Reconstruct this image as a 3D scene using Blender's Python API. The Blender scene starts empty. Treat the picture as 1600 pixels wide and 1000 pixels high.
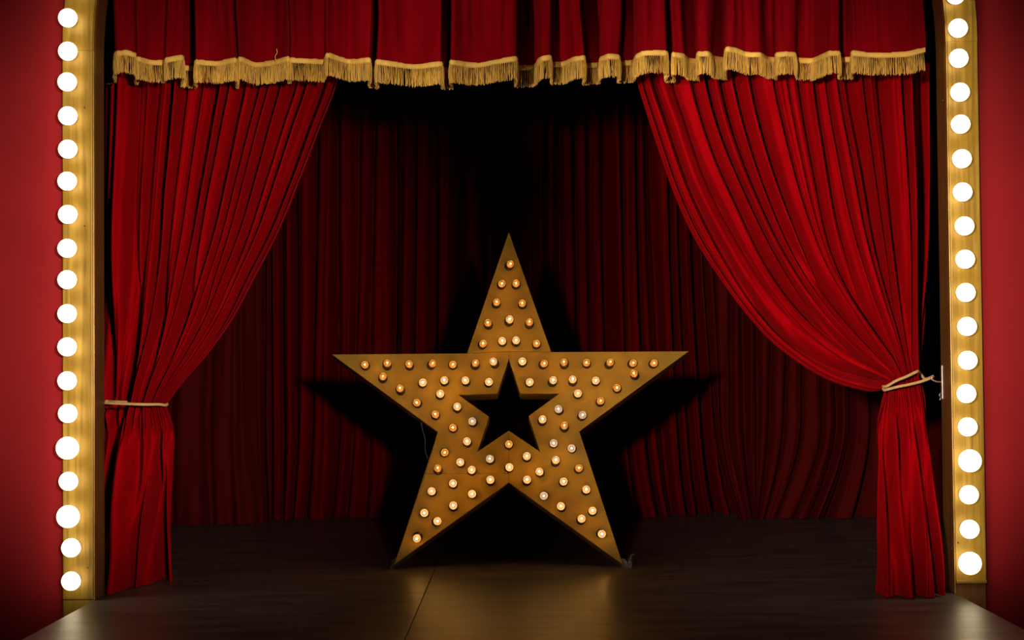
import bpy, bmesh, math, random
import numpy as np
from mathutils import Vector, Matrix

random.seed(4); RNG = np.random.default_rng(4)
scene = bpy.context.scene
COL = scene.collection

# ------------------------------------------------------------------ camera
F = 2600.0                                   # focal length in pixels of the 1600 x 1000 frame
S = 0.00268                                  # metres per pixel at the proscenium plane y = 0
D = F * S                                    # camera distance from that plane
VPX, VPY, ROLL = 815.0, 575.0, math.radians(0.5)
CH = (932 - VPY) * S                         # eye height above the stage floor
cam_data = bpy.data.cameras.new('camera'); cam = bpy.data.objects.new('camera', cam_data)
COL.objects.link(cam); scene.camera = cam
cam_data.sensor_width = 36.0; cam_data.lens = F / 1600 * 36
pitch = math.atan((VPY - 500) / F); yaw = math.atan((VPX - 800) / F)
Rm = (Matrix.Rotation(yaw, 3, 'Z') @ Matrix.Rotation(math.pi / 2 + pitch, 3, 'X') @ Matrix.Rotation(-ROLL, 3, 'Z'))
cam.matrix_world = Matrix.Translation((0, -D, CH)) @ Rm.to_4x4()
RN = np.array(Rm)
CP = np.array([0, -D, CH])

# ------------------------------------------------------------------ world, lamps, exposure
w = bpy.data.worlds.new('world'); scene.world = w; w.use_nodes = True
w.node_tree.nodes['Background'].inputs[0].default_value = (0.9, 0.75, 0.7, 1)
w.node_tree.nodes['Background'].inputs[1].default_value = 0.03

def spot(name, loc, target, power, color, angle, blend, radius):
    l = bpy.data.lights.new(name, 'SPOT'); l.energy = power; l.color = color
    l.spot_size = math.radians(angle); l.spot_blend = blend; l.shadow_soft_size = radius
    o = bpy.data.objects.new(name, l); COL.objects.link(o); o.location = loc
    o.rotation_euler = (Vector(target) - Vector(loc)).to_track_quat('-Z', 'Y').to_euler()
    return o
# two stage spots on stands in the hall beside the camera, crossing into the stage
spot('stage_spot_right', (0.85, -7.0, 1.45), (-1.34, 0.3, 1.32), 1950, (1.0, 0.78, 0.60), 24.5, 0.9, 0.12)
spot('stage_spot_left', (-0.85, -7.0, 1.45), (1.18, 0.3, 1.26), 2450, (1.0, 0.78, 0.60), 24.5, 0.9, 0.12)
spot('added_valance_spot', (-2.4, -6.0, 1.70), (0.15, 0.2, 2.75), 1000, (1.0, 0.78, 0.60), 21, 0.8, 0.12)  # unseen extra spot, added to brighten the valance and shadow its folds

vs = scene.view_settings
vs.view_transform = 'Standard'; vs.look = 'None'; vs.exposure = 0.0; vs.gamma = 1.0; vs.use_curve_mapping = False

# ------------------------------------------------------------------ pixel helpers
def rays(px):
    px = np.asarray(px, float)
    d = np.stack([(px[..., 0] - 800) / F, (500 - px[..., 1]) / F, -np.ones(px.shape[:-1])], -1)
    return d @ RN.T
def on_y(px, Y):
    d = rays(px); Y = np.asarray(Y, float)
    t = (Y - CP[1]) / d[..., 1]
    return CP + d * t[..., None]
def on_floor(px, z=0.0):
    d = rays(px); t = (z - CP[2]) / d[..., 2]
    return CP + d * t[..., None]
def on_plane(px, p0, n):
    d = rays(px); t = ((p0 - CP) @ n) / (d @ n)
    return CP + d * t[..., None]

def spline(ts, ys, x, ten=1.0):
    """monotone-ish cubic Hermite through (ts, ys[k]) evaluated at x; ys may be (K, ...)"""
    ts = np.asarray(ts, float); ys = np.asarray(ys, float); x = np.clip(np.asarray(x, float), ts[0], ts[-1])
    h = np.diff(ts); hs = h.reshape((-1,) + (1,) * (ys.ndim - 1))
    dl = np.diff(ys, axis=0) / hs
    m = np.empty_like(ys); m[0] = dl[0]; m[-1] = dl[-1]
    if len(ts) > 2:
        a = hs[1:]; b = hs[:-1]
        m[1:-1] = (dl[:-1] * a + dl[1:] * b) / (a + b)
    m = m * ten
    i = np.clip(np.searchsorted(ts, x, side='right') - 1, 0, len(ts) - 2)
    sh = (-1,) + (1,) * (ys.ndim - 1)
    u = ((x - ts[i]) / h[i]).reshape(sh); H = h[i].reshape(sh)
    return ((2*u**3 - 3*u**2 + 1) * ys[i] + (u**3 - 2*u**2 + u) * H * m[i]
            + (-2*u**3 + 3*u**2) * ys[i+1] + (u**3 - u**2) * H * m[i+1])
def resample(poly, n):
    p = np.asarray(poly, float)
    c = np.concatenate([[0], np.cumsum(np.sqrt(np.linalg.norm(np.diff(p, axis=0), axis=1)) ** 2)])
    return spline(c, p, np.linspace(0, c[-1], n))

# ------------------------------------------------------------------ materials
def new_mat(name):
    m = bpy.data.materials.new(name); m.use_nodes = True
    nt = m.node_tree; return m, nt, nt.nodes['Principled BSDF']
def nd(nt, kind, **kw):
    n = nt.nodes.new(kind)
    for k, v in kw.items():
        if k in n.inputs: n.inputs[k].default_value = v
        else: setattr(n, k, v)
    return n
def noise_mix(nt, bsdf, c1, c2, scale=(4, 4, 4), nscale=1.0, detail=6, lo=0.35, hi=0.65, coord='Object'):
    tc = nd(nt, 'ShaderNodeTexCoord'); mp = nd(nt, 'ShaderNodeMapping', Scale=scale)
    nz = nd(nt, 'ShaderNodeTexNoise', Scale=nscale, Detail=detail)
    rp = nd(nt, 'ShaderNodeValToRGB')
    rp.color_ramp.elements[0].position = lo; rp.color_ramp.elements[0].color = (*c1, 1)
    rp.color_ramp.elements[1].position = hi; rp.color_ramp.elements[1].color = (*c2, 1)
    nt.links.new(tc.outputs[coord], mp.inputs['Vector']); nt.links.new(mp.outputs[0], nz.inputs['Vector'])
    nt.links.new(nz.outputs[0], rp.inputs[0]); nt.links.new(rp.outputs[0], bsdf.inputs['Base Color'])
    return tc, mp, nz, rp
def bump(nt, bsdf, height, strength, dist):
    b = nd(nt, 'ShaderNodeBump', Strength=strength, Distance=dist)
    nt.links.new(height, b.inputs['Height']); nt.links.new(b.outputs[0], bsdf.inputs['Normal'])

def velvet(name, c1, c2, sheen=0.6, tint=(1, 0.03, 0.05)):
    m, nt, b = new_mat(name)
    tc, mp, nz, rp = noise_mix(nt, b, c1, c2, (14, 14, 3), 1.0, 5, 0.3, 0.7)
    b.inputs['Roughness'].default_value = 0.85
    b.inputs['Specular IOR Level'].default_value = 0.02
    b.inputs['Sheen Weight'].default_value = sheen
    b.inputs['Sheen Roughness'].default_value = 0.45
    b.inputs['Sheen Tint'].default_value = (*tint, 1)
    mp2 = nd(nt, 'ShaderNodeMapping', Scale=(60, 60, 14)); nt.links.new(tc.outputs['Object'], mp2.inputs['Vector'])
    n2 = nd(nt, 'ShaderNodeTexNoise', Scale=1.0, Detail=3); nt.links.new(mp2.outputs[0], n2.inputs['Vector'])
    bump(nt, b, n2.outputs[0], 0.25, 0.01)
    return m
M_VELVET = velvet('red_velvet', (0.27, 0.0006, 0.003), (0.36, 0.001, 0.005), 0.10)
M_VALANCE = velvet('crimson_velvet', (0.165, 0.0007, 0.004), (0.225, 0.001, 0.006), 0.08, (1, 0.06, 0.09))
M_BACK = velvet('shaded_red_velvet', (0.095, 0.0004, 0.0016), (0.125, 0.0005, 0.002), 0.03)  # red velvet darkened: the weak light at the rear is in the colour
M_WING = velvet('shaded_brown_red_velvet', (0.058, 0.003, 0.0035), (0.075, 0.004, 0.0045), 0.03)  # brownish red, lowered in tone so the shade of the wings is painted in

def wood_gold(name, c1, c2, c3, rough=0.42, metal=0.25, axis='Z'):
    m, nt, b = new_mat(name)
    sc = (45, 45, 1.6) if axis == 'Z' else (45, 1.6, 45)
    tc, mp, nz, rp = noise_mix(nt, b, c1, c2, sc, 1.0, 7, 0.3, 0.62)
    nz.inputs['Distortion'].default_value = 0.35
    n2 = nd(nt, 'ShaderNodeTexNoise', Scale=7.0, Detail=4); nt.links.new(tc.outputs['Object'], n2.inputs['Vector'])
    r2 = nd(nt, 'ShaderNodeValToRGB'); r2.color_ramp.elements[0].position = 0.42; r2.color_ramp.elements[1].position = 0.72
    nt.links.new(n2.outputs[0], r2.inputs[0])
    mx = nd(nt, 'ShaderNodeMix', data_type='RGBA')
    nt.links.new(r2.outputs[0], mx.inputs[0]); nt.links.new(rp.outputs[0], mx.inputs[6]); mx.inputs[7].default_value = (*c3, 1)
    nt.links.new(mx.outputs[2], b.inputs['Base Color'])
    b.inputs['Roughness'].default_value = rough; b.inputs['Metallic'].default_value = metal
    bump(nt, b, nz.outputs[0], 0.35, 0.004)
    return m
M_GOLD = wood_gold('gold_painted_pine', (0.20, 0.112, 0.009), (0.42, 0.275, 0.042), (0.29, 0.165, 0.007))
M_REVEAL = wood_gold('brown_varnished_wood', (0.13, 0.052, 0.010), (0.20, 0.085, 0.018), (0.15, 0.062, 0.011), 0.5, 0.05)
M_BEAD = wood_gold('gold_bead', (0.30, 0.17, 0.03), (0.42, 0.25, 0.05), (0.25, 0.14, 0.02), 0.35, 0.4)

def plain(name, color, rough=0.5, metal=0.0, spec=0.5):
    m, nt, b = new_mat(name)
    noise_mix(nt, b, tuple(c * 0.85 for c in color), tuple(min(1, c * 1.12) for c in color), (9, 9, 9), 1.0, 4)
    b.inputs['Roughness'].default_value = rough; b.inputs['Metallic'].default_value = metal
    b.inputs['Specular IOR Level'].default_value = spec
    return m
m, nt, b = new_mat('red_painted_wall')
noise_mix(nt, b, (0.27, 0.011, 0.016), (0.31, 0.013, 0.019), (2.2, 2.2, 2.2), 1.0, 5, 0.3, 0.7)
b.inputs['Roughness'].default_value = 0.62; b.inputs['Specular IOR Level'].default_value = 0.12
tcw = nd(nt, 'ShaderNodeTexCoord'); nw = nd(nt, 'ShaderNodeTexNoise', Scale=60.0, Detail=3)
nt.links.new(tcw.outputs['Object'], nw.inputs['Vector']); bump(nt, b, nw.outputs[0], 0.08, 0.004)
M_WALL = m

m, nt, b = new_mat('black_stage_floor')
tc, mp, nz, rp = noise_mix(nt, b, (0.055, 0.048, 0.047), (0.115, 0.102, 0.100), (2.5, 9, 5), 1.0, 7, 0.3, 0.7)
n2 = nd(nt, 'ShaderNodeTexNoise', Scale=1.0, Detail=5)
mp2 = nd(nt, 'ShaderNodeMapping', Scale=(5, 40, 5)); nt.links.new(tc.outputs['Object'], mp2.inputs['Vector']); nt.links.new(mp2.outputs[0], n2.inputs['Vector'])
mr = nd(nt, 'ShaderNodeMapRange'); mr.inputs[3].default_value = 0.27; mr.inputs[4].default_value = 0.46
nt.links.new(n2.outputs[0], mr.inputs[0]); nt.links.new(mr.outputs[0], b.inputs['Roughness'])
b.inputs['Specular IOR Level'].default_value = 0.20
bump(nt, b, n2.outputs[0], 0.10, 0.01)
M_FLOOR = m

m, nt, b = new_mat('aged_brass_paint')
tc, mp, nz, rp = noise_mix(nt, b, (0.165, 0.094, 0.007), (0.30, 0.182, 0.016), (5, 5, 5), 1.0, 8, 0.3, 0.72)
b.inputs['Roughness'].default_value = 0.5; b.inputs['Metallic'].default_value = 0.15; b.inputs['Specular IOR Level'].default_value = 0.15
n2 = nd(nt, 'ShaderNodeTexNoise', Scale=1.0, Detail=4); mp2 = nd(nt, 'ShaderNodeMapping', Scale=(12, 12, 80))
nt.links.new(tc.outputs['Object'], mp2.inputs['Vector']); nt.links.new(mp2.outputs[0], n2.inputs['Vector']); bump(nt, b, n2.outputs[0], 0.12, 0.004)
M_STAR = m
M_RIM = plain('dark_brass_edge', (0.17, 0.085, 0.018), 0.5, 0.3)
M_SOCKET = plain('black_bakelite_socket', (0.020, 0.013, 0.008), 0.4)
M_BLACK = plain('matt_black_masking', (0.006, 0.004, 0.004), 0.95, 0, 0.1)
M_FRINGE = plain('gold_bullion_fringe', (0.76, 0.48, 0.085), 0.6)
M_BAND = plain('gold_braid_band', (0.80, 0.52, 0.105), 0.7)
M_ROPE = plain('cream_gold_rope', (0.62, 0.41, 0.17), 0.7)
M_METAL = plain('zinc_metal', (0.45, 0.36, 0.32), 0.35, 0.8)
M_WIRE = plain('blue_grey_cable', (0.05, 0.08, 0.13), 0.4)
M_PALE = plain('pale_cable', (0.30, 0.26, 0.22), 0.5)
M_SCREW = plain('dark_screw', (0.03, 0.02, 0.01), 0.5)

def emis(name, color, strength):
    m = bpy.data.materials.new(name); m.use_nodes = True; nt = m.node_tree; nt.nodes.clear()
    e = nd(nt, 'ShaderNodeEmission', Color=(*color, 1), Strength=strength); o = nd(nt, 'ShaderNodeOutputMaterial')
    nt.links.new(e.outputs[0], o.inputs[0]); return m
M_GLOBE = emis('lit_opal_globe', (1.0, 0.80, 0.50), 4.6)
M_FILAMENT = emis('glowing_filament', (1.0, 0.55, 0.15), 390.0)
def shell(name, tint, glow, strength, solid):
    m = bpy.data.materials.new(name); m.use_nodes = True; nt = m.node_tree; nt.nodes.clear()
    tr = nd(nt, 'ShaderNodeBsdfTransparent', Color=(*tint, 1)); e = nd(nt, 'ShaderNodeEmission', Color=(*glow, 1), Strength=strength)
    gl = nd(nt, 'ShaderNodeBsdfGlossy', Color=(1, 0.9, 0.8, 1), Roughness=0.12)
    m1 = nd(nt, 'ShaderNodeMixShader'); m1.inputs[0].default_value = solid
    fr = nd(nt, 'ShaderNodeFresnel', IOR=1.45); m2 = nd(nt, 'ShaderNodeMixShader')
    o = nd(nt, 'ShaderNodeOutputMaterial')
    nt.links.new(tr.outputs[0], m1.inputs[1]); nt.links.new(e.outputs[0], m1.inputs[2])
    nt.links.new(fr.outputs[0], m2.inputs[0]); nt.links.new(m1.outputs[0], m2.inputs[1]); nt.links.new(gl.outputs[0], m2.inputs[2])
    nt.links.new(m2.outputs[0], o.inputs[0]); return m
M_SHELL = {'amber': shell('amber_lit_glass', (1, 0.72, 0.42), (1.0, 0.32, 0.035), 0.62, 0.70),
           'cream': shell('cream_lit_glass', (1, 0.85, 0.62), (1.0, 0.56, 0.22), 0.75, 0.72),
           'pale': shell('pale_lit_glass', (1, 0.9, 0.8), (0.90, 0.66, 0.46), 0.55, 0.75)}

# ------------------------------------------------------------------ object helpers
def link(name, me, mat=None, parent=None, smooth=False):
    o = bpy.data.objects.new(name, me); COL.objects.link(o)
    if mat is not None and not me.materials: me.materials.append(mat)
    if parent is not None: o.parent = parent
    if smooth:
        me.polygons.foreach_set('use_smooth', np.ones(len(me.polygons), bool))
    return o
def empty(name, loc=(0, 0, 0)):
    o = bpy.data.objects.new(name, None); o.location = loc; o.empty_display_size = 0.05; COL.objects.link(o); return o
def tag(o, label=None, cat=None, group=None, kind=None):
    if label: o['label'] = label
    if cat: o['category'] = cat
    if group: o['group'] = group
    if kind: o['kind'] = kind
    return o
def mesh(name, v, f):
    me = bpy.data.meshes.new(name); me.from_pydata([tuple(map(float, p)) for p in v], [], f); me.update(); return me
def grid_mesh(name, P):
    """P: (T, M, 3)"""
    T, Mn = P.shape[:2]; me = bpy.data.meshes.new(name)
    n = T * Mn; me.vertices.add(n); me.vertices.foreach_set('co', P.reshape(-1).astype(np.float32))
    i = np.arange(T - 1)[:, None] * Mn + np.arange(Mn - 1)[None]
    q = np.stack([i, i + Mn, i + Mn + 1, i + 1], -1).reshape(-1)
    nf = (T - 1) * (Mn - 1)
    me.loops.add(nf * 4); me.loops.foreach_set('vertex_index', q.astype(np.int32))
    me.polygons.add(nf); me.polygons.foreach_set('loop_start', np.arange(0, nf * 4, 4, dtype=np.int32))
    me.update(); me.validate(); return me
def bm_mesh(name, fn, bevel=0.0):
    bm = bmesh.new(); fn(bm)
    if bevel: bmesh.ops.bevel(bm, geom=bm.edges[:], offset=bevel, segments=2, profile=0.6, affect='EDGES', clamp_overlap=True)
    bmesh.ops.recalc_face_normals(bm, faces=bm.faces[:])
    me = bpy.data.meshes.new(name); bm.to_mesh(me); bm.free(); return me
def box_me(name, x0, x1, y0, y1, z0, z1, bevel=0.0):
    def fn(bm):
        bmesh.ops.create_cube(bm, size=1)
        for v in bm.verts:
            v.co = Vector(((x0 + x1) / 2 + v.co.x * (x1 - x0), (y0 + y1) / 2 + v.co.y * (y1 - y0), (z0 + z1) / 2 + v.co.z * (z1 - z0)))
    return bm_mesh(name, fn, bevel)
def lathe(name, prof, n=20):
    """prof: list of (r, h); axis along -Y of local space (h grows towards -Y, the viewer)"""
    v, f = [], []
    for r, h in prof:
        for k in range(n):
            a = 2 * math.pi * k / n; v.append((r * math.cos(a), -h, r * math.sin(a)))
    for i in range(len(prof) - 1):
        for k in range(n):
            a, b_ = i * n + k, i * n + (k + 1) % n
            f.append((a, b_, b_ + n, a + n))
    f.append(tuple(range(n))[::-1]); f.append(tuple(range((len(prof) - 1) * n, len(prof) * n)))
    me = mesh(name, v, f)
    bm = bmesh.new(); bm.from_mesh(me); bmesh.ops.remove_doubles(bm, verts=bm.verts, dist=1e-5)
    bmesh.ops.recalc_face_normals(bm, faces=bm.faces); bm.to_mesh(me); bm.free(); return me
def tube(name, pts, r, n=8):
    p = np.asarray(pts, float); K = len(p); t = np.gradient(p, axis=0); t /= np.linalg.norm(t, axis=1)[:, None]
    ref = np.array([0.31, 0.2, 0.93]); ref = ref if abs(t[0] @ ref) < 0.9 else np.array([1., 0, 0])
    a = np.cross(t, ref); a /= np.linalg.norm(a, axis=1)[:, None]; b_ = np.cross(t, a)
    rr = np.broadcast_to(r, (K,))
    ang = np.linspace(0, 2 * np.pi, n, endpoint=False)
    V = p[:, None] + rr[:, None, None] * (np.cos(ang)[None, :, None] * a[:, None] + np.sin(ang)[None, :, None] * b_[:, None])
    f = [(i * n + k, i * n + (k + 1) % n, (i + 1) * n + (k + 1) % n, (i + 1) * n + k) for i in range(K - 1) for k in range(n)]
    f += [tuple(range(n))[::-1], tuple(range((K - 1) * n, K * n))]
    return V.reshape(-1, 3), f
def rope_mesh(name, pts, r, pitch=0.022, strands=3):
    p = resample(pts, 400); L = np.concatenate([[0], np.cumsum(np.linalg.norm(np.diff(p, axis=0), axis=1))])
    n = max(24, int(L[-1] / 0.0022)); s = np.linspace(0, L[-1], n)
    p = np.stack([np.interp(s, L, p[:, k]) for k in range(3)], -1)
    t = np.gradient(p, axis=0); t /= np.linalg.norm(t, axis=1)[:, None]
    a = np.cross(t, [0.05, 0.1, 1.0]); a /= np.linalg.norm(a, axis=1)[:, None]; b_ = np.cross(t, a)
    V, Fc = [], []
    for k in range(strands):
        ph = 2 * np.pi * (s / pitch + k / strands)
        c = p + 0.5 * r * (np.cos(ph)[:, None] * a + np.sin(ph)[:, None] * b_)
        v, f = tube('', c, r * 0.56, 6); o = sum(len(x) for x in V)
        V.append(v); Fc += [tuple(i + o for i in q) for q in f]
    return mesh(name, np.concatenate(V), Fc)

# ================================================================== THE SETTING
HW = 1.80                                    # half width of the arched opening
FW = 0.126                                   # width of the gold face boards
SPRING = on_y((143, 78), 0)[2]               # height where the arch begins
RD = 0.19                                    # depth of the reveal
YB = float(on_floor((700, 806))[1])          # depth of the back curtain
SW = 2.9                                     # half width of the stage house
TOP = 4.75
APR = -1.75                                  # front edge of the apron
floor = tag(empty('floor', (0, 0, 0)), 'dark worn stage floor of large black sheets', kind='structure')
XS = [-SW, -HW, float(on_floor((660, 935))[0]), float(on_floor((1130, 893))[0]), HW, SW]
g = 0.0015
for i in range(5):
    x0, x1 = XS[i], XS[i + 1]; y0 = RD if i in (0, 4) else APR
    link('floor_panel', box_me('floor_panel', x0 + g, x1 - g, y0, YB + 0.75, -0.06, 0.0, 0.001), M_FLOOR, floor)
link('apron_front', box_me('apron_front', -HW, HW, APR - 0.02, APR - 0.001, -0.9, -0.002), M_FLOOR, floor)
link('underlay', box_me('underlay', -HW + 0.01, HW - 0.01, APR, YB + 0.7, -0.12, -0.062), M_BLACK, floor)
tag(link('floor_hall', box_me('floor_hall', -4.5, 4.5, -D - 2.5, 0.3, -0.95, -0.9), M_BLACK), 'dark hall floor below the stage apron', kind='structure')
tag(link('wall_back', box_me('wall_back', -SW, SW, YB + 0.75, YB + 0.8, -0.05, TOP), M_BLACK), 'black back wall of the stage', kind='structure')
tag(link('wall_stage_left', box_me('wall_stage_left', -SW - 0.05, -SW, 0.2, YB + 0.8, -0.05, TOP), M_BLACK), 'black side wall of the stage on the left', kind='structure')
tag(link('wall_stage_right', box_me('wall_stage_right', SW, SW + 0.05, 0.2, YB + 0.8, -0.05, TOP), M_BLACK), 'black side wall of the stage on the right', kind='structure')
tag(link('ceiling', box_me('ceiling', -SW, SW, 0.2, YB + 0.8, TOP, TOP + 0.05), M_BLACK), 'black ceiling above the stage', kind='structure')

def arch_x(z, r):                            # half width of the opening at height z for arch radius r
    return r if z <= SPRING else math.sqrt(max(0.0, r * r - (z - SPRING) ** 2))
def front_wall(sgn):
    ro = HW + FW - 0.02; zs = [-0.9, SPRING * 0.5, SPRING] + [SPRING + ro * math.sin(a) for a in np.linspace(0.08, math.pi / 2, 24)] 
    inner = [(arch_x(z, ro), z) for z in zs]
    poly = inner + [(0, TOP), (4.4, TOP), (4.4, -0.9)]
    pts = [(sgn * x, z) for x, z in poly]; n = len(pts)
    def fn(bm):
        a = [bm.verts.new((x, 0.035, z)) for x, z in pts]; b_ = [bm.verts.new((x, 0.17, z)) for x, z in pts]
        bm.faces.new(a); bm.faces.new(b_[::-1])
        for i in range(n): bm.faces.new((a[i], b_[i], b_[(i + 1) % n], a[(i + 1) % n]))
    return bm_mesh('wall', fn)
tag(link('wall_left', front_wall(-1), M_WALL), 'red painted wall left of the lit column', kind='structure')
tag(link('wall_right', front_wall(1), M_WALL), 'red painted wall right of the lit column', kind='structure')

# ------------------------------------------------------------------ arch frame with bulbs
arch = tag(empty('arch_frame', (0, 0, 0)), 'gold painted wooden arch frame studded with round white lit bulbs', 'frame')
def arc_strip(name, r0, r1, y0, y1, a0, a1, n, mat):
    a = np.linspace(a0, a1, n); v, f = [], []
    for t in a:
        for r, y in ((r0, y0), (r1, y0), (r1, y1), (r0, y1)):
            v.append((r * math.cos(t), y, SPRING + r * math.sin(t)))
    for i in range(n - 1):
        for k in range(4): f.append((i*4 + k, i*4 + (k+1) % 4, (i+1)*4 + (k+1) % 4, (i+1)*4 + k))
    f += [(3, 2, 1, 0), (n*4 - 4, n*4 - 3, n*4 - 2, n*4 - 1)]
    return link(name, mesh(name, v, f), mat, arch, False)
for s in (-1, 1):
    zb = 0.006 if s < 0 else 0.055
    xa, xb = sorted((s * HW, s * (HW + FW)))
    link('face_board', box_me('face_board', xa, xb, 0.0, 0.034, zb, SPRING, 0.003), M_GOLD, arch)
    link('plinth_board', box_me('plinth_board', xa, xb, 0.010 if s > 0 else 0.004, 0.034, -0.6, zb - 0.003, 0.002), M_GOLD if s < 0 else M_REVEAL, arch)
    if s > 0: link('ledge', box_me('ledge', xa, xb, -0.010, 0.03, zb - 0.010, zb + 0.002, 0.002), M_BEAD, arch)
    xc, xd = sorted((s * (HW - 0.002), s * (HW + 0.022)))
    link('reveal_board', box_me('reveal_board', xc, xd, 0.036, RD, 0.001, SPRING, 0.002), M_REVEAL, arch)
    xe, xf = sorted((s * (HW - 0.006), s * (HW + 0.001)))
    link('edge_bead', box_me('edge_bead', xe, xf, 0.004, 0.034, 0.001, SPRING, 0.002), M_BEAD, arch)
arc_strip('arch_face', HW, HW + FW, 0.0, 0.034, 0, math.pi, 72, M_GOLD)
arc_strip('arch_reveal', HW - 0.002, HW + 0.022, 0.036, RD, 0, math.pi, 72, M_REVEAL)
arc_strip('arch_bead', HW - 0.006, HW + 0.001, 0.004, 0.034, 0, math.pi, 72, M_BEAD)

def globe_prof(r, c, neck=0.016, n=14):
    a0 = math.asin(neck / r); pr = [(neck, 0.0)]
    for k in range(n + 1):
        a = a0 + (math.pi - a0 - 0.001) * k / n
        pr.append((r * math.sin(a), c - r * math.cos(a)))
    return pr
SOCK = lathe('bulb_socket', [(0.024, -0.004), (0.024, 0.012), (0.019, 0.016), (0.019, 0.020)], 20); SOCK.materials.append(M_BEAD)
GL_S = lathe('globe_bulb', globe_prof(0.0392, 0.062), 28); GL_L = lathe('globe_bulb_large', globe_prof(0.0470, 0.068), 28)
for me in (GL_S, GL_L): me.materials.append(M_GLOBE)
def column_bulb(p, large):
    g = link('globe_bulb', GL_L if large else GL_S, None, arch, True); g.location = (p[0], 0.0, p[2])
    sk = link('bulb_socket', SOCK, None, g, True)
LB = [(106,28),(106,80),(105,128),(106,181),(106,233),(105,283),(106,335),(105,388),(105,437),(105,490),(105,542),(105,595),(106,646),(106,700,1),(107,752),(107,807,1),(111,856),(111,908)]
RB = [(1493,-8),(1497,44),(1498,91),(1500,144),(1501,194),(1503,248),(1504,300),(1507,353),(1508,405),(1509,457),(1511,510),(1512,563),(1510,615),(1512,667),(1515,720,1),(1514,773),(1515,827),(1515,880,1)]
for q in LB + RB:
    column_bulb(on_y(q[:2], -0.062), len(q) > 2)
aL = math.pi - math.asin((on_y((106, 28), 0)[2] - SPRING) / (HW + 0.09)); aR = math.asin((on_y((1493, -8), 0)[2] - SPRING) / (HW + 0.09))
for k in range(1, 5):
    for a in (aL - k * 0.0745, aR + k * 0.0745):
        column_bulb(((HW + 0.088) * math.cos(a), 0, SPRING + (HW + 0.088) * math.sin(a)), False)
SCR = lathe('screw_head', [(0.0035, -0.002), (0.0035, 0.0006), (0.002, 0.001)], 10); SCR.materials.append(M_SCREW)
for q in [(132, 168), (132, 353), (97, 737), (137, 887), (1473, 157), (1487, 857), (1497, 848)]:
    o = link('screw_head', SCR, None, arch, True); o.location = on_y(q, 0.0)

# ================================================================== CURTAINS
def smooth(a, b, x):
    t = np.clip((x - a) / (b - a), 0, 1); return t * t * (3 - 2 * t)

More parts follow.
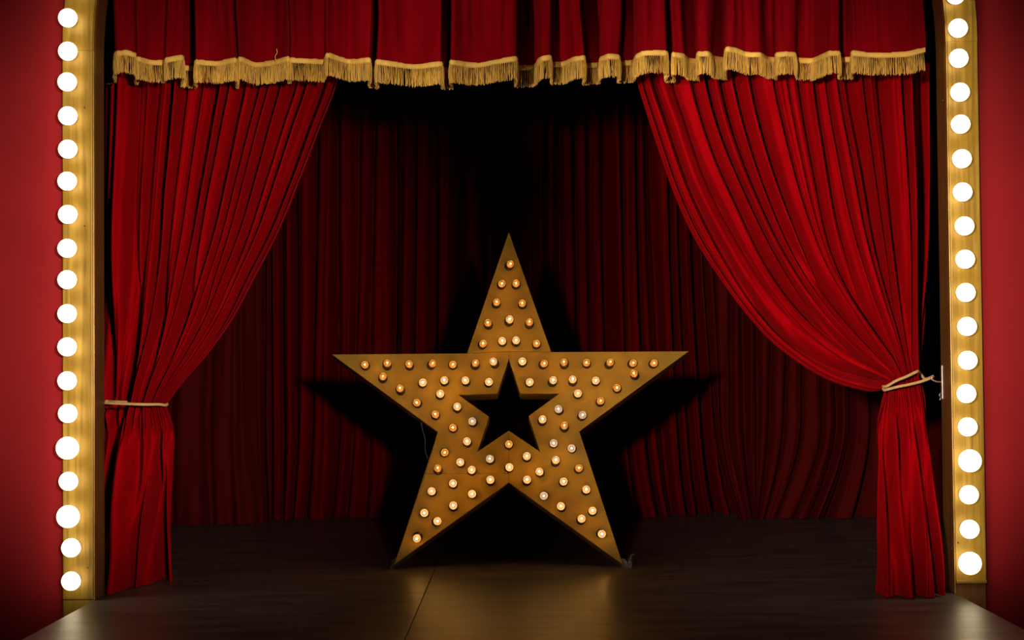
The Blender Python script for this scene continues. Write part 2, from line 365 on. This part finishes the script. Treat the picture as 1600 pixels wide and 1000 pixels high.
def drape_points(guides, ridges, Yfun, nT, per=16, amp=0.55, lat=0.14, jit=0.25, seed=0, noise=0.004, drift=0.0, maxamp=0.045, low=0.0, lowamp=0.04):
    """guides: list of lists of pixel polylines (one per section); ridges: x pixels of fold crests along the top"""
    rg = np.random.default_rng(seed)
    G = []
    for secs in guides:
        G.append(np.concatenate([resample(s, n)[(0 if k == 0 else 1):] for k, (s, n) in enumerate(zip(secs, nT))]))
    G = np.array(G)                                            # (K, T, 2)
    x0, x1 = G[0, 0, 0], G[-1, 0, 0]; gu = (G[:, 0, 0] - x0) / (x1 - x0)
    r = (np.asarray(ridges, float) - x0) / (x1 - x0)
    r = np.concatenate([[0], r[(r > 0.002) & (r < 0.998)], [1]]); N = len(r) - 1
    ph = np.linspace(0, N, N * per + 1); u = np.interp(ph, np.arange(N + 1), r)
    A = 1 + jit * rg.uniform(-1, 1, N + 1); A = np.interp(ph, np.arange(N + 1), A)
    P = np.moveaxis(spline(gu, G, u), 0, 1)                    # (T, M, 2)
    T = P.shape[0]; tt = np.concatenate([k + np.linspace(0, 1, n)[(0 if k == 0 else 1):] for k, n in enumerate(nT)])
    Y = Yfun(tt[:, None], u[None, :], P)
    X = on_y(P, Y)
    dPu = np.gradient(X, u, axis=1); spn = np.linalg.norm(dPu[..., [0, 2]], axis=-1)
    dirn = dPu.copy(); dirn[..., 1] = 0; dirn /= np.maximum(np.linalg.norm(dirn, axis=-1), 1e-6)[..., None]
    du = np.gradient(u, ph); sp = spn * du[None]               # metres per fold
    k = np.ones(2 * (per // 2) + 1); k /= k.sum()
    sp = np.apply_along_axis(lambda a: np.convolve(np.pad(a, len(k) // 2, mode='edge'), k, 'valid'), 1, sp)
    phase = 2 * np.pi * ph[None] + 0 * tt[:, None]
    lat = lat * np.interp(ph, np.arange(N + 1), rg.uniform(-0.5, 1.3, N + 1))[None]
    for _ in range(3):
        phase = phase + drift * rg.uniform(0.3, 1) * np.sin(rg.uniform(1, 4) * tt[:, None] * 2 + rg.uniform(3, 14) * u[None] * 6.28 + rg.uniform(0, 6))
    am = np.minimum(amp * np.sqrt(sp * np.median(sp[0])), maxamp) * A[None]
    fine = 1 - low * smooth(0.97, 1.25, tt)[:, None]
    c2, c3 = [np.interp(ph, np.arange(N + 1), rg.uniform(-1, 1, N + 1))[None] for _ in range(2)]
    cyc = phase / (2 * np.pi); fi = np.clip(np.floor(cyc + 0.5).astype(int), 0, N); xx = 2 * (cyc - np.floor(cyc + 0.5))
    skew = rg.uniform(-0.45, 0.45, N + 1)[fi]; pw = rg.uniform(0.95, 3.0, N + 1)[fi]
    xx = xx + skew * (1 - xx * xx)
    prof = 2 * np.sqrt(np.abs(xx) ** (2 * pw) + 0.0006) - 1
    har = np.clip(sp / 0.05 - 0.25, 0, 1)
    dep = am * fine * (prof + har * 0.20 * c2 * np.cos(2 * phase + 1.5 * c3 + tt[:, None]) + har * 0.14 * c3 * np.sin(3 * phase + 2.2 * tt[:, None]))
    if low:
        sw = (smooth(0.4, 0.85, tt) * (1 - smooth(0.97, 1.08, tt)))[:, None]
        ed = (np.abs(((7.5 * u[None] + 0.5 * np.sin(5 * u[None] + 1) + 0.25 * np.sin(4 * tt[:, None])) % 1) * 2 - 1) ** 2.2)
        wk = sw * (1 - smooth(0.60, 0.80, u))[None]
        dep = dep * (1 - 0.50 * wk) + (0.35 * sw + 0.65 * wk) * 0.21 * ed * np.minimum(1, spn / 0.35)
        ub = smooth(0.97, 1.3, tt)[:, None]
        dep = dep - ub * lowamp * (0.6 + 0.4 * smooth(1.2, 2.0, tt)[:, None]) * (np.sin(2 * np.pi * (3.4 * u[None] + 0.35 * np.sin(2.3 * tt[:, None])) + 1) + 0.5 * np.sin(2 * np.pi * 5.7 * u[None] + 2.1 * tt[:, None] + 1.5 * np.sin(9 * u[None]))) * np.minimum(1, spn / 0.22)
    X[..., 1] += dep
    X += dirn * (lat * sp * fine * np.sin(phase))[..., None]
    nz = 0
    for _ in range(6):
        nz = nz + np.sin(rg.uniform(8, 60) * u[None] + rg.uniform(2, 14) * tt[:, None] + rg.uniform(0, 6))
    X[..., 1] += noise * nz / 2 * np.minimum(1, sp / 0.04)
    return X, tt, u
# ---- left tied curtain
st = [0, .14, .30, .46, .60, .74, .86, .94, 1.0]; sv = [0, .10, .215, .337, .474, .62, .79, .92, 1.0]
tie_u = [0, .10, .2, .35, .5, .7, .85, 1.0]; tie_x = [158, 172, 192, 211, 225, 240, 250, 258]
bot_x = [152, 154, 158, 163, 188, 226, 254, 277]; bot_y = [900, 902, 908, 926, 925, 914, 908, 905]
mid_x = [157, 168, 181, 193, 221, 244, 258, 271]
LG = []
for k, u in enumerate(tie_u):
    xt = 163 + u * 365; yt = 628 + 5 * u
    sec1 = [(xt + 12 * u, 60)] + [(xt + (tie_x[k] - xt) * v, 130 + (yt - 130) * t) for t, v in zip(st, sv)]
    sec2 = [(tie_x[k], yt), (tie_x[k] * .55 + mid_x[k] * .45 + 5 * u, 662), (mid_x[k], 720), (mid_x[k] * .5 + bot_x[k] * .5, 815), (bot_x[k], bot_y[k])]
    LG.append([sec1, sec2])
lr = [176, 200, 230, 258, 284, 303, 330, 354, 369, 397, 416, 428, 452, 468, 492, 516]
def left_Y(t, u, P):
    yb = on_floor(P[-1])[:, 1][None]
    base = 0.60 - 0.27 * smooth(0.2, 1.0, t)
    bulge = 0.065 * np.sqrt(np.clip(1 - (2 * np.clip(u * 0.9 + 0.05, 0, 1) - 1) ** 2, 0, 1)) * smooth(0.65, 1.0, t) * (1 - 0.5 * smooth(1.0, 1.4, t))
    y = base - bulge + 0.42 * (1 - smooth(0.0, 0.085, u)) * (1 - 0.5 * smooth(0.8, 1.0, t))
    y = y + 0.20 * (1 - smooth(0.12, 0.42, u)) * smooth(0.5, 0.95, t) * (1 - smooth(1.5, 2.0, t))
    k = smooth(1.05, 2.0, t); return y * (1 - k) + yb * k
X, tt, uu = drape_points(LG, [163 + (r - 163) * (377 / 365) for r in lr], left_Y, (150, 80), 28, 1.45, 0.10, 0.45, 11, 0.004, 0.25, 0.105, 0.985, 0.095)
X[..., 2] = np.maximum(X[..., 2], 0.004)
lc = tag(link('stage_curtain', grid_mesh('stage_curtain', X), M_VELVET, None, True), 'red velvet stage curtain tied by a single level rope, beside the left column', 'curtain', 'tied front curtains')

# ---- right tied curtain
RG = [
 [[(985,60),(995,130),(1010,180),(1030,240),(1055,310),(1085,375),(1120,430),(1160,485),(1200,530),(1240,562),(1290,592),(1335,607),(1370,612),(1384,608)],
  [(1384,608),(1377,630),(1369,660),(1369,720),(1371,800),(1374,870),(1374,931)]],
 [[(1030,60),(1038,125),(1062,195),(1092,280),(1135,365),(1190,455),(1250,526),(1320,574),(1365,590),(1388,598)],
  [(1388,598),(1384,630),(1378,680),(1378,760),(1380,850),(1383,932)]],
 [[(1078,60),(1086,125),(1112,220),(1150,310),(1200,405),(1260,487),(1325,548),(1370,578),(1391,590)],
  [(1391,590),(1391,630),(1389,690),(1390,770),(1392,850),(1394,933)]],
 [[(1140,60),(1148,125),(1172,225),(1202,310),(1245,400),(1298,482),(1348,540),(1380,572),(1396,586)],
  [(1396,586),(1398,630),(1399,690),(1401,770),(1404,850),(1407,934)]],
 [[(1200,60),(1206,125),(1228,230),(1256,330),(1295,425),(1338,492),(1376,545),(1394,570),(1402,584)],
  [(1402,584),(1406,630),(1409,690),(1412,770),(1416,850),(1420,934)]],
 [[(1252,60),(1257,128),(1274,240),(1302,370),(1340,465),(1376,527),(1398,562),(1408,584)],
  [(1408,584),(1414,630),(1419,690),(1424,770),(1430,850),(1434,934)]],
 [[(1308,60),(1312,124),(1332,240),(1358,370),(1382,460),(1402,530),(1411,565),(1416,585)],
  [(1416,585),(1424,630),(1431,690),(1437,770),(1443,850),(1448,933)]],
 [[(1372,60),(1375,128),(1386,250),(1398,380),(1408,480),(1418,550),(1425,588)],
  [(1425,588),(1434,630),(1442,690),(1448,770),(1455,850),(1460,932)]],
 [[(1455,60),(1453,128),(1452,260),(1450,370),(1445,470),(1440,550),(1437,592)],
  [(1437,592),(1446,630),(1453,690),(1458,770),(1466,850),(1471,929)]],
]
rr = [1010, 1036, 1070, 1096, 1114, 1132, 1157, 1192, 1218, 1237, 1260, 1281, 1300, 1316, 1338, 1354, 1392, 1421, 1440]
x0_, x1_ = 985, 1455
top_map = lambda x: np.interp(x, [995, 1038, 1086, 1148, 1206, 1257, 1312, 1375, 1453], [985, 1030, 1078, 1140, 1200, 1252, 1308, 1372, 1455])
def right_Y(t, u, P):
    yb = on_floor(P[-1])[:, 1][None]
    base = 0.60 - 0.31 * smooth(0.2, 1.0, t)
    swoop = -0.07 * (1 - u) ** 1.5 * smooth(0.45, 0.9, t) * (1 - smooth(0.93, 1.0, t))
    bulge = 0.07 * np.sqrt(np.clip(1 - (2 * np.clip(u * 0.9 + 0.05, 0, 1) - 1) ** 2, 0, 1)) * smooth(0.75, 1.0, t)
    y = base - bulge + swoop + 0.42 * smooth(0.925, 1.0, u) * (1 - 0.8 * smooth(0.6, 0.95, t))
    k = smooth(1.05, 2.0, t); return y * (1 - k) + yb * k
X, tt, uu = drape_points(RG, top_map(rr), right_Y, (170, 80), 28, 1.45, 0.10, 0.45, 23, 0.005, 0.2, 0.105, 1.0, 0.06)
X[..., 2] = np.maximum(X[..., 2], 0.004)
rc = tag(link('stage_curtain', grid_mesh('stage_curtain', X), M_VELVET, None, True), 'red velvet stage curtain swooping into a crossed rope, beside the right column', 'curtain', 'tied front curtains')

# ---- back curtains (three pieces)
def flat_guides(xs_top, xs_mid, xs_bot, yb):
    out = []
    for a, b_, c, y in zip(xs_top, xs_mid, xs_bot, yb):
        out.append([[(a, -160), (a * .97 + b_ * .03, 160), (a * .75 + b_ * .25, 380), (a * .3 + b_ * .7, 590), (b_, 690), (b_ * .5 + c * .5, 760), (c, y)]])
    return out
def back_Y(dy, seed):
    rg = np.random.default_rng(seed)
    def f(t, u, P):
        yb = on_floor(P[-1])[:, 1][None]
        k = smooth(0.80, 1.0, t); rip = 0.055 * np.sin(u * 41 + 3 * t) * np.sin(u * 17 + 1) * smooth(0.86, 1, t)
        return (YB + dy) * (1 - k) + yb * k + rip
    return f
br = [430, 450, 476, 514, 548, 570, 601, 636, 667, 700, 735, 770, 806, 841, 863, 888, 907, 926, 952, 985, 1003, 1031, 1050, 1068, 1090]
bx = [412, 480, 560, 650, 740, 830, 920, 1000, 1050, 1110]
BG = flat_guides(bx, [417, 478, 552, 645, 740, 834, 930, 1018, 1072, 1125], [419, 470, 543, 640, 738, 838, 942, 1036, 1085, 1150],
                 [812, 810, 809, 808, 807, 807, 806, 805, 803, 801])
X, tt, uu = drape_points(BG, br, back_Y(0.0, 1), (110,), 18, 1.4, 0.10, 0.5, 31, 0.006, 0.30, 0.13)
X[..., 2] = np.maximum(X[..., 2], 0.003)
tag(link('back_curtain', grid_mesh('back_curtain', X), M_BACK, None, True), 'red velvet backdrop curtain, shade put into its colour, hanging behind the star', 'curtain')
lw = [200, 248, 300, 350, 398]
LWG = flat_guides([150, 220, 290, 340, 385, 424], [150, 215, 280, 338, 392, 423], [150, 215, 285, 345, 400, 425], [822, 822, 821, 820, 819, 818])
X, tt, uu = drape_points(LWG, lw, back_Y(-0.40, 2), (110,), 24, 0.35, 0.06, 0.5, 37, 0.006, 0.5, 0.06)
X[..., 2] = np.maximum(X[..., 2], 0.003)
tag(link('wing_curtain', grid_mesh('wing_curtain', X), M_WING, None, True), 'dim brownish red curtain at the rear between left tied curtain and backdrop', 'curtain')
rw = [1098, 1122, 1150, 1172, 1200, 1222, 1250, 1272, 1298, 1320, 1345, 1372, 1400, 1430]
RWG = flat_guides([1082, 1130, 1170, 1215, 1265, 1320, 1380, 1470], [1115, 1140, 1172, 1205, 1255, 1318, 1380, 1470], [1152, 1166, 1178, 1186, 1215, 1280, 1365, 1470],
                  [811, 811, 811, 811, 810, 809, 808, 807])
X, tt, uu = drape_points(RWG, rw, back_Y(-0.30, 3), (110,), 16, 0.7, 0.12, 0.5, 41, 0.006, 0.4, 0.08)
X[..., 2] = np.maximum(X[..., 2], 0.003)
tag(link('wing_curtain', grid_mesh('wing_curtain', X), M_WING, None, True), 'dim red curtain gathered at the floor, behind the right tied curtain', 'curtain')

# ---- valance with bullion fringe; each entry: x pixel, y pixel of the braid's top edge, depth fraction
VAL = [(158,100,2.7),(170,98,1.9),(181,95,1.1),(186,80,.02),(197,79,0),(208,82,.05),(213,98,.95),(217,89,.05),(235,94,.3),(255,95,.35),(260,91,.05),(282,87,0),(287,103,1),(304,104,1),
 (309,94,.05),(340,96,.2),(366,91,0),(370,104,.9),(376,89,.02),(400,98,.4),(428,95,.3),(450,89,0),(452,96,.5),(455,91,.05),(480,92,.12),(506,93,.3),(512,83,0),(525,87,.15),(545,93,.35),(576,91,.03),
 (581,104,1),(587,105,1),(591,94,.03),(620,98,.18),(645,101,.28),(688,97,.05),(694,106,.9),(703,106,.95),(707,94,.03),(730,98,.2),(745,99,.25),(772,94,.1),(804,89,0),(808,103,1),(832,102,1),
 (842,92,.3),(850,88,0),(858,87,.02),(862,98,.55),(880,97,.5),(899,89,.1),(910,87,0),(914,99,.9),(933,98,.9),(940,89,.2),(952,85,0),(964,86,.05),(968,96,.9),(986,95,.85),(996,85,.15),(1006,80,0),(1039,80,0),
 (1043,95,1),(1050,95,1),(1054,82,.05),(1066,84,.15),(1076,91,.6),(1090,92,.8),(1094,81,.05),(1104,81,.02),(1115,88,.55),(1133,91,.95),(1138,74,0),(1150,76,.1),(1165,82,.25),(1185,82,.25),(1200,89,.7),(1212,90,.85),
 (1217,82,.05),(1228,81,0),(1240,82,.08),(1246,91,.55),(1268,92,.6),(1288,84,.15),(1298,80,0),(1308,80,.03),(1312,90,.8),(1329,90,.8),(1334,80,.05),(1350,82,.1),(1380,83,.15),(1420,81,.1),(1446,74,0)]
va = np.array(VAL, float)
VY0, VDEP = 0.205, 0.23
hem3 = on_y(va[:, :2], VY0 + VDEP * va[:, 2])
seg = np.linalg.norm(np.diff(hem3[:, :2], axis=0), axis=1); sc_ = np.concatenate([[0], np.cumsum(seg)])
NV = 1500; sl = np.linspace(0, sc_[-1], NV); hem = spline(sc_, hem3, sl, 0.55)
hem[:, 1] = np.clip(hem[:, 1], VY0 - 0.02, VY0 + VDEP + 0.45)
val = tag(empty('valance', (float(hem[0, 0]), VY0, float(hem[:, 2].min()))), 'crimson velvet valance with gold bullion fringe across the arch top', 'valance')
bpy.context.view_layer.update()
VI = val.matrix_world.inverted()
def vlocal(P): return P - np.array(val.location)
rows = np.concatenate([np.linspace(0, 0.35, 26), np.linspace(0.40, 2.0, 22)])
rg = np.random.default_rng(5)
P = np.repeat(hem[None], len(rows), 0).copy(); zz = rows[:, None]
midy = VY0 + 0.065
wob = sum(np.sin(hem[None, :, 0] * rg.uniform(6, 30) + zz * rg.uniform(1, 5) + rg.uniform(0, 6)) for _ in range(5))
P[..., 0] += 0.004 * wob * np.minimum(1, zz / 0.2) - 0.006 * np.sin(hem[None, :, 0] * 9) * zz
P[..., 1] = midy + (P[..., 1] - midy) * (1 - 0.18 * smooth(0, 0.5, zz)) + 0.0028 * wob
ztop = hem[:, 2].mean()
P[..., 2] = hem[None, :, 2] + zz * (1 + 0 * hem[None, :, 0]) 
for _ in range(5):                                                  # shallow secondary pleats
    P[..., 1] += 0.0042 * np.sin(hem[None, :, 0] * rg.uniform(55, 120) + 6 * np.sin(hem[None, :, 0] * rg.uniform(3, 8)) + zz * rg.uniform(-1.5, 1.5) + rg.uniform(0, 6)) * (0.25 + 0.75 * np.minimum(1, zz / 0.15))
fl = 0.5 + 0.5 * np.sin(hem[None, :, 0] * 37 + zz * 22)            # little puckers above the braid
P[..., 1] -= 0.006 * fl * np.exp(-zz / 0.05)
link('drape', grid_mesh('drape', vlocal(P)), M_VALANCE, val, True)
# braid band: proud of the cloth
tan = np.gradient(hem[:, :2], axis=0); tan /= np.linalg.norm(tan, axis=1)[:, None]
nor = np.stack([tan[:, 1], -tan[:, 0]], -1)                         # towards the viewer
def band(z0, z1, off, n=5):
    zs = np.linspace(z0, z1, n); Q = np.repeat(hem[None], n, 0).copy()
    bul = off * (0.35 + 0.65 * np.sin(np.linspace(0, np.pi, n)) ** 0.7)
    Q[..., 0] += nor[None, :, 0] * bul[:, None]; Q[..., 1] += nor[None, :, 1] * bul[:, None]
    rip = 0.0010 * np.sin(np.arange(NV) * 2 * np.pi / 5.0)
    Q[..., 2] += zs[:, None]; Q[..., 1] += rip[None]
    return Q
link('braid_band', grid_mesh('braid_band', vlocal(band(-0.021, 0.003, 0.007, 7))), M_BAND, val, True)
V, Fc = [], []; vo = 0
for layer, (step, off) in enumerate(((1.0, 0.0065), (1.0, 0.003), (1.1, -0.001))):
    for i in np.arange(0.5, NV - 1.5, step):
        i0 = int(i); fr_ = i - i0; c = hem[i0] * (1 - fr_) + hem[i0 + 1] * fr_; n_ = nor[i0]; t_ = tan[i0]
        L = 0.079 + rg.uniform(-0.005, 0.005); sway = rg.normal(0, 0.0035) + 0.003 * math.sin(i * 0.11 + layer); fwd = rg.uniform(-0.002, 0.004)
        wd = rg.uniform(0.0011, 0.0017)
        pr = []
        for s_ in (0, 0.33, 0.7, 1.0):
            lx = sway * s_ ** 1.4 + rg.normal(0, 0.0006); o_ = off + fwd * math.sin(s_ * 3.0)
            ctr = np.array([c[0] + n_[0] * o_ + t_[0] * lx, c[1] + n_[1] * o_ + t_[1] * lx, c[2] - 0.017 - L * s_])
            ww = wd * (0.8 + 0.5 * s_)
            for a in (0, 2.094, 4.189):
                pr.append(ctr + np.array([t_[0] * math.cos(a) * ww + n_[0] * math.sin(a) * ww, t_[1] * math.cos(a) * ww + n_[1] * math.sin(a) * ww, 0]))
        V += pr
        for k in range(3):
            for a in range(3):
                Fc.append((vo + k*3 + a, vo + k*3 + (a+1) % 3, vo + (k+1)*3 + (a+1) % 3, vo + (k+1)*3 + a))
        vo += 12
tag(link('bullion_fringe', mesh('bullion_fringe', vlocal(np.array(V)), Fc), M_FRINGE, val, True), 'hanging gold cord fringe', kind='stuff')
v, f = tube('', vlocal(on_y(resample([(432, 76), (433, 82), (430, 88), (431, 95)], 14), VY0 + 0.03)), 0.0016, 6)
link('loose_thread', mesh('loose_thread', v, f), M_BAND, val, True)

# ---- ropes and hook
def yrope(pxs, ys): return [on_y(p, y) for p, y in zip(pxs, ys)]
pts = yrope([(164, 629.5), (174, 630), (200, 631), (230, 632), (248, 632), (257, 633), (261, 632), (256, 630), (225, 629), (185, 628), (166, 627)],
            [0.205, 0.175, 0.150, 0.150, 0.175, 0.215, 0.28, 0.38, 0.44, 0.40, 0.23])
tag(link('tieback_rope', rope_mesh('tieback_rope', pts, 0.0062), M_ROPE, None, True), 'cream twisted rope wrapped level around the left curtain', 'rope', 'curtain tieback ropes')
pts = yrope([(1457, 590), (1440, 596), (1420, 601), (1400, 605), (1388, 608), (1381, 609), (1380, 605), (1388, 602), (1400, 595), (1415, 589), (1430, 582), (1436, 581), (1440, 586), (1445, 592), (1458, 588)],
            [0.185, 0.155, 0.125, 0.120, 0.145, 0.200, 0.235, 0.135, 0.115, 0.115, 0.150, 0.24, 0.30, 0.26, 0.200])
tag(link('tieback_rope', rope_mesh('tieback_rope', pts, 0.0062), M_ROPE, None, True), 'cream gold rope crossed twice around the right curtain', 'rope', 'curtain tieback ropes')
hp = on_y((1459, 597), RD)
hk = tag(empty('tieback_hook', (HW - 0.002, RD - 0.02, float(hp[2]))), 'thin metal hook plate holding the right rope on the column side', 'hook')
link('plate', box_me('plate', -0.004, 0.0, -0.012, 0.014, -0.072, 0.072, 0.001), M_METAL, hk)
v, f = tube('', resample([(-0.002, 0, 0.0), (-0.03, -0.002, 0.004), (-0.045, 0, 0.014), (-0.042, 0, 0.026)], 16), 0.004, 8)
link('prong', mesh('prong', v, f), M_METAL, hk, True)
v, f = tube('', resample([(-0.006, 0, -0.045), (-0.014, -0.004, -0.055), (-0.008, 0, -0.068), (-0.012, 0.002, -0.078)], 12), 0.003, 6)
link('screw_head', mesh('screw_head', v, f), M_METAL, hk, True)

# ================================================================== THE STAR
fl_ = on_floor((612, 890)); fr_ = on_floor((983, 887))
LEAN = math.radians(13)
ex = fr_ - fl_; ex[2] = 0; ex /= np.linalg.norm(ex)
back = np.array([-ex[1], ex[0], 0.0]);
n_front = -back * math.cos(LEAN) + np.array([0, 0, 1]) * math.sin(LEAN)     # front normal, leaning back
up = np.cross(n_front, ex) * -1
if up[2] < 0: up = -up
p0 = fl_
org = (fl_ + fr_) / 2
SM = Matrix(((ex[0], -n_front[0], up[0], org[0]), (ex[1], -n_front[1], up[1], org[1]), (ex[2], -n_front[2], up[2], org[2]), (0, 0, 0, 1)))
star = tag(empty('marquee_star'), 'large gold five-pointed star with cut-out centre and rows of lit bulbs', 'star')
star.matrix_world = SM
def sloc(px, lift=0.0):
    P_ = on_plane(np.asarray(px, float), p0 + n_front * lift, n_front)
    q = P_ - org
    return np.stack([q @ ex, -(q @ n_front), q @ up], -1)                  # local (x, depth, height)
OUT = [(795,363),(861,550),(1076,549),(905,674),(973,882),(795,754),(616,882),(684,675),(519,554),(730,552)]
INN = [(795,561),(813,615),(874,615),(826,650),(844,706),(795,673),(746,706),(764,651),(716,617),(777,615)]
ST = 0.14
def plate(pxs, name, thick=0.012, shrink=0.0008):
    q = sloc(pxs); c = q.mean(0); n = len(q)
    def fn(bm):
        a = [bm.verts.new((p[0], 0.0, p[2])) for p in q]; b_ = [bm.verts.new((p[0], thick, p[2])) for p in q]
        bm.faces.new(a); bm.faces.new(b_[::-1])
        for i in range(n): bm.faces.new((a[i], b_[i], b_[(i + 1) % n], a[(i + 1) % n]))
    return link(name, bm_mesh(name, fn), M_STAR, star)
gp = 0.25
plate([OUT[0], (861, 550 - gp), (795, 549.5 - gp), (730, 552 - gp)], 'front_panel')
plate([(730, 552 + gp), (795 - gp, 549.5 + gp), (795 - gp, 561), INN[9], INN[8], INN[7], INN[6], (795 - gp, 673.2), (795 - gp, 740 - gp), (735, 740 - gp), (665.5, 740 - gp), OUT[7], OUT[8]], 'front_panel')
plate([(665.2, 740 + gp), (735, 740 + gp), (795 - gp, 740 + gp), (795 - gp, 754), OUT[6]], 'front_panel')
plate([(861, 550 + gp), OUT[2], OUT[3], OUT[4], (795 + gp, 754), (795 + gp, 673.2), INN[4], INN[3], INN[2], INN[1], (795 + gp, 561), (795 + gp, 549.5 + gp)], 'front_panel')
def rim(pxs, name, sgn):
    q = sloc(pxs); n = len(q); 
    e = q[:, [0, 2]]; a0 = np.roll(e, 1, 0); a1 = np.roll(e, -1, 0)
    d0 = e - a0; d1 = a1 - e; d0 /= np.linalg.norm(d0, axis=1)[:, None]; d1 /= np.linalg.norm(d1, axis=1)[:, None]
    n0 = np.stack([d0[:, 1], -d0[:, 0]], -1); n1 = np.stack([d1[:, 1], -d1[:, 0]], -1); m_ = n0 + n1
    m_ = m_ / np.maximum((m_ * n0).sum(1), 0.25)[:, None]
    th = 0.006 * sgn; inn = e + m_ * th
    v = [(p[0], 0.0125, p[1]) for p in e] + [(p[0], ST, p[1]) for p in e] + [(p[0], ST, p[1]) for p in inn] + [(p[0], 0.0125, p[1]) for p in inn]
    f = []
    for i in range(n):
        j = (i + 1) % n
        for k in range(4): f.append((k*n + i, k*n + j, ((k+1) % 4)*n + j, ((k+1) % 4)*n + i))
    return link(name, mesh(name, v, f), M_STAR, star)
rim(OUT, 'outer_rim', 1); rim(INN, 'inner_rim', -1)
SB = {'amber': [(795,412),(783,442),(806,442),(816,473),(763,505),(827,504),(753,536),(838,536),(570,569),(604,569),(639,569),(673,568),(707,568),(742,568),(597,589),(625,608),(652,628),(680,647),(708,667),
   (848,567),(882,567),(917,566),(952,567),(988,566),(1021,566),(993,584),(965,605),(938,626),(882,666),(694,705),(684,733),(904,731),(795,693),(775,472)],
  'cream': [(795,500),(785,532),(806,532),(773,566),(659,597),(694,594),(728,594),(763,596),(687,615),(714,636),(730,690),(816,564),(827,596),(863,595),(895,594),(931,594),(903,614),(847,656),
   (720,722),(737,734),(675,767),(708,755),(738,770),(663,800),(681,813),(708,790),(652,836),(766,750),(795,729),(823,713),(868,720),(844,737),(823,750),(880,752),(916,765),(878,791),(926,798),(908,811),(939,832)],
  'pale': [(739,658),(766,717),(909,648),(874,639),(865,691),(894,699),(851,772)]}
SSOCK = lathe('socket', [(0.0225, -0.002), (0.0225, 0.009), (0.0185, 0.013), (0.0185, 0.029), (0.012, 0.031)], 18); SSOCK.materials.append(M_SOCKET)
SG = {}
for k in SB:
    me = lathe('bulb_' + k, globe_prof(0.0186 if k == 'amber' else 0.0197, 0.046, 0.0105, 12), 20); me.materials.append(M_SHELL[k]); SG[k] = me
FIL = {}
for k, r_ in (('amber', 0.0036), ('cream', 0.0046), ('pale', 0.0036)):
    me = lathe('filament', [(0.001, 0.052 - r_)] + [(r_ * math.sin(a), 0.052 - r_ * math.cos(a)) for a in np.linspace(0.3, 2.84, 7)] + [(0.001, 0.052 + r_)], 12)
    me.materials.append(M_FILAMENT); FIL[k] = me
rb = random.Random(8)
for k, lst in SB.items():
    for q in lst:
        p = sloc(q, 0.046)
        s_ = link('socket', SSOCK, None, star, True); s_.location = (p[0], 0.0, p[2])
        tx, tz = rb.gauss(0, 0.07), rb.gauss(0, 0.07)
        if q == (652, 836): tx = 0.35
        s_.rotation_euler = (tx, 0, tz)
        bu = link('bulb', SG[k], None, s_, True); fi = link('filament', FIL[k], None, s_, True)
        bu.location = (0, 0.002, 0); fi.location = (0, 0.0, 0)
# crumpled clear tape at both feet
m, nt, b = new_mat('clear_packing_tape')
noise_mix(nt, b, (0.10, 0.09, 0.08), (0.35, 0.32, 0.29), (30, 30, 30), 1.0, 4)
b.inputs['Roughness'].default_value = 0.15; b.inputs['Alpha'].default_value = 0.55; M_TAPE = m
def crumple(name, pxs, wd, seed):
    rg_ = np.random.default_rng(seed); c = resample([np.append(sloc(q)[[0, 2]], 0) for q in pxs], 14)
    P_ = np.zeros((14, 5, 3))
    for i in range(14):
        for j in range(5):
            P_[i, j] = (c[i, 0] + (j - 2) * wd / 4 + rg_.normal(0, 0.003), 0.02 + rg_.normal(0, 0.007) - 0.004 * j, c[i, 1] + rg_.normal(0, 0.004) + 0.002 * j)
    return link(name, grid_mesh(name, P_), M_TAPE, star)
crumple('tape', [(616, 874), (614, 882), (612, 890), (611, 894)], 0.022, 3)
crumple('tape', [(972, 874), (976, 882), (982, 890), (985, 892)], 0.026, 5)
crumple('tape', [(986, 890), (986, 882), (985, 874), (988, 868)], 0.012, 6)
# cable hanging behind the star
ys_ = [ST + 0.02] * 5
v, f = tube('', [sloc(q) + np.array([0, 0.10, 0]) for q in resample([(655, 650), (658, 664), (662, 680), (663, 700), (670, 718), (684, 735)], 30)], 0.0022, 6)
link('power_cable', mesh('power_cable', v, f), M_WIRE, star, True)
# pale cable lying on the floor at the far left
cp = [on_floor(q) + np.array([0, 0, 0.004]) for q in resample([(236, 822), (258, 818), (280, 815.5), (302, 814.5), (312, 815)], 24)]
v, f = tube('', cp, 0.0035, 6)
tag(link('floor_cable', mesh('floor_cable', v, f), M_PALE, None, True), 'thin pale cable on the floor behind the left tied curtain', 'cable')
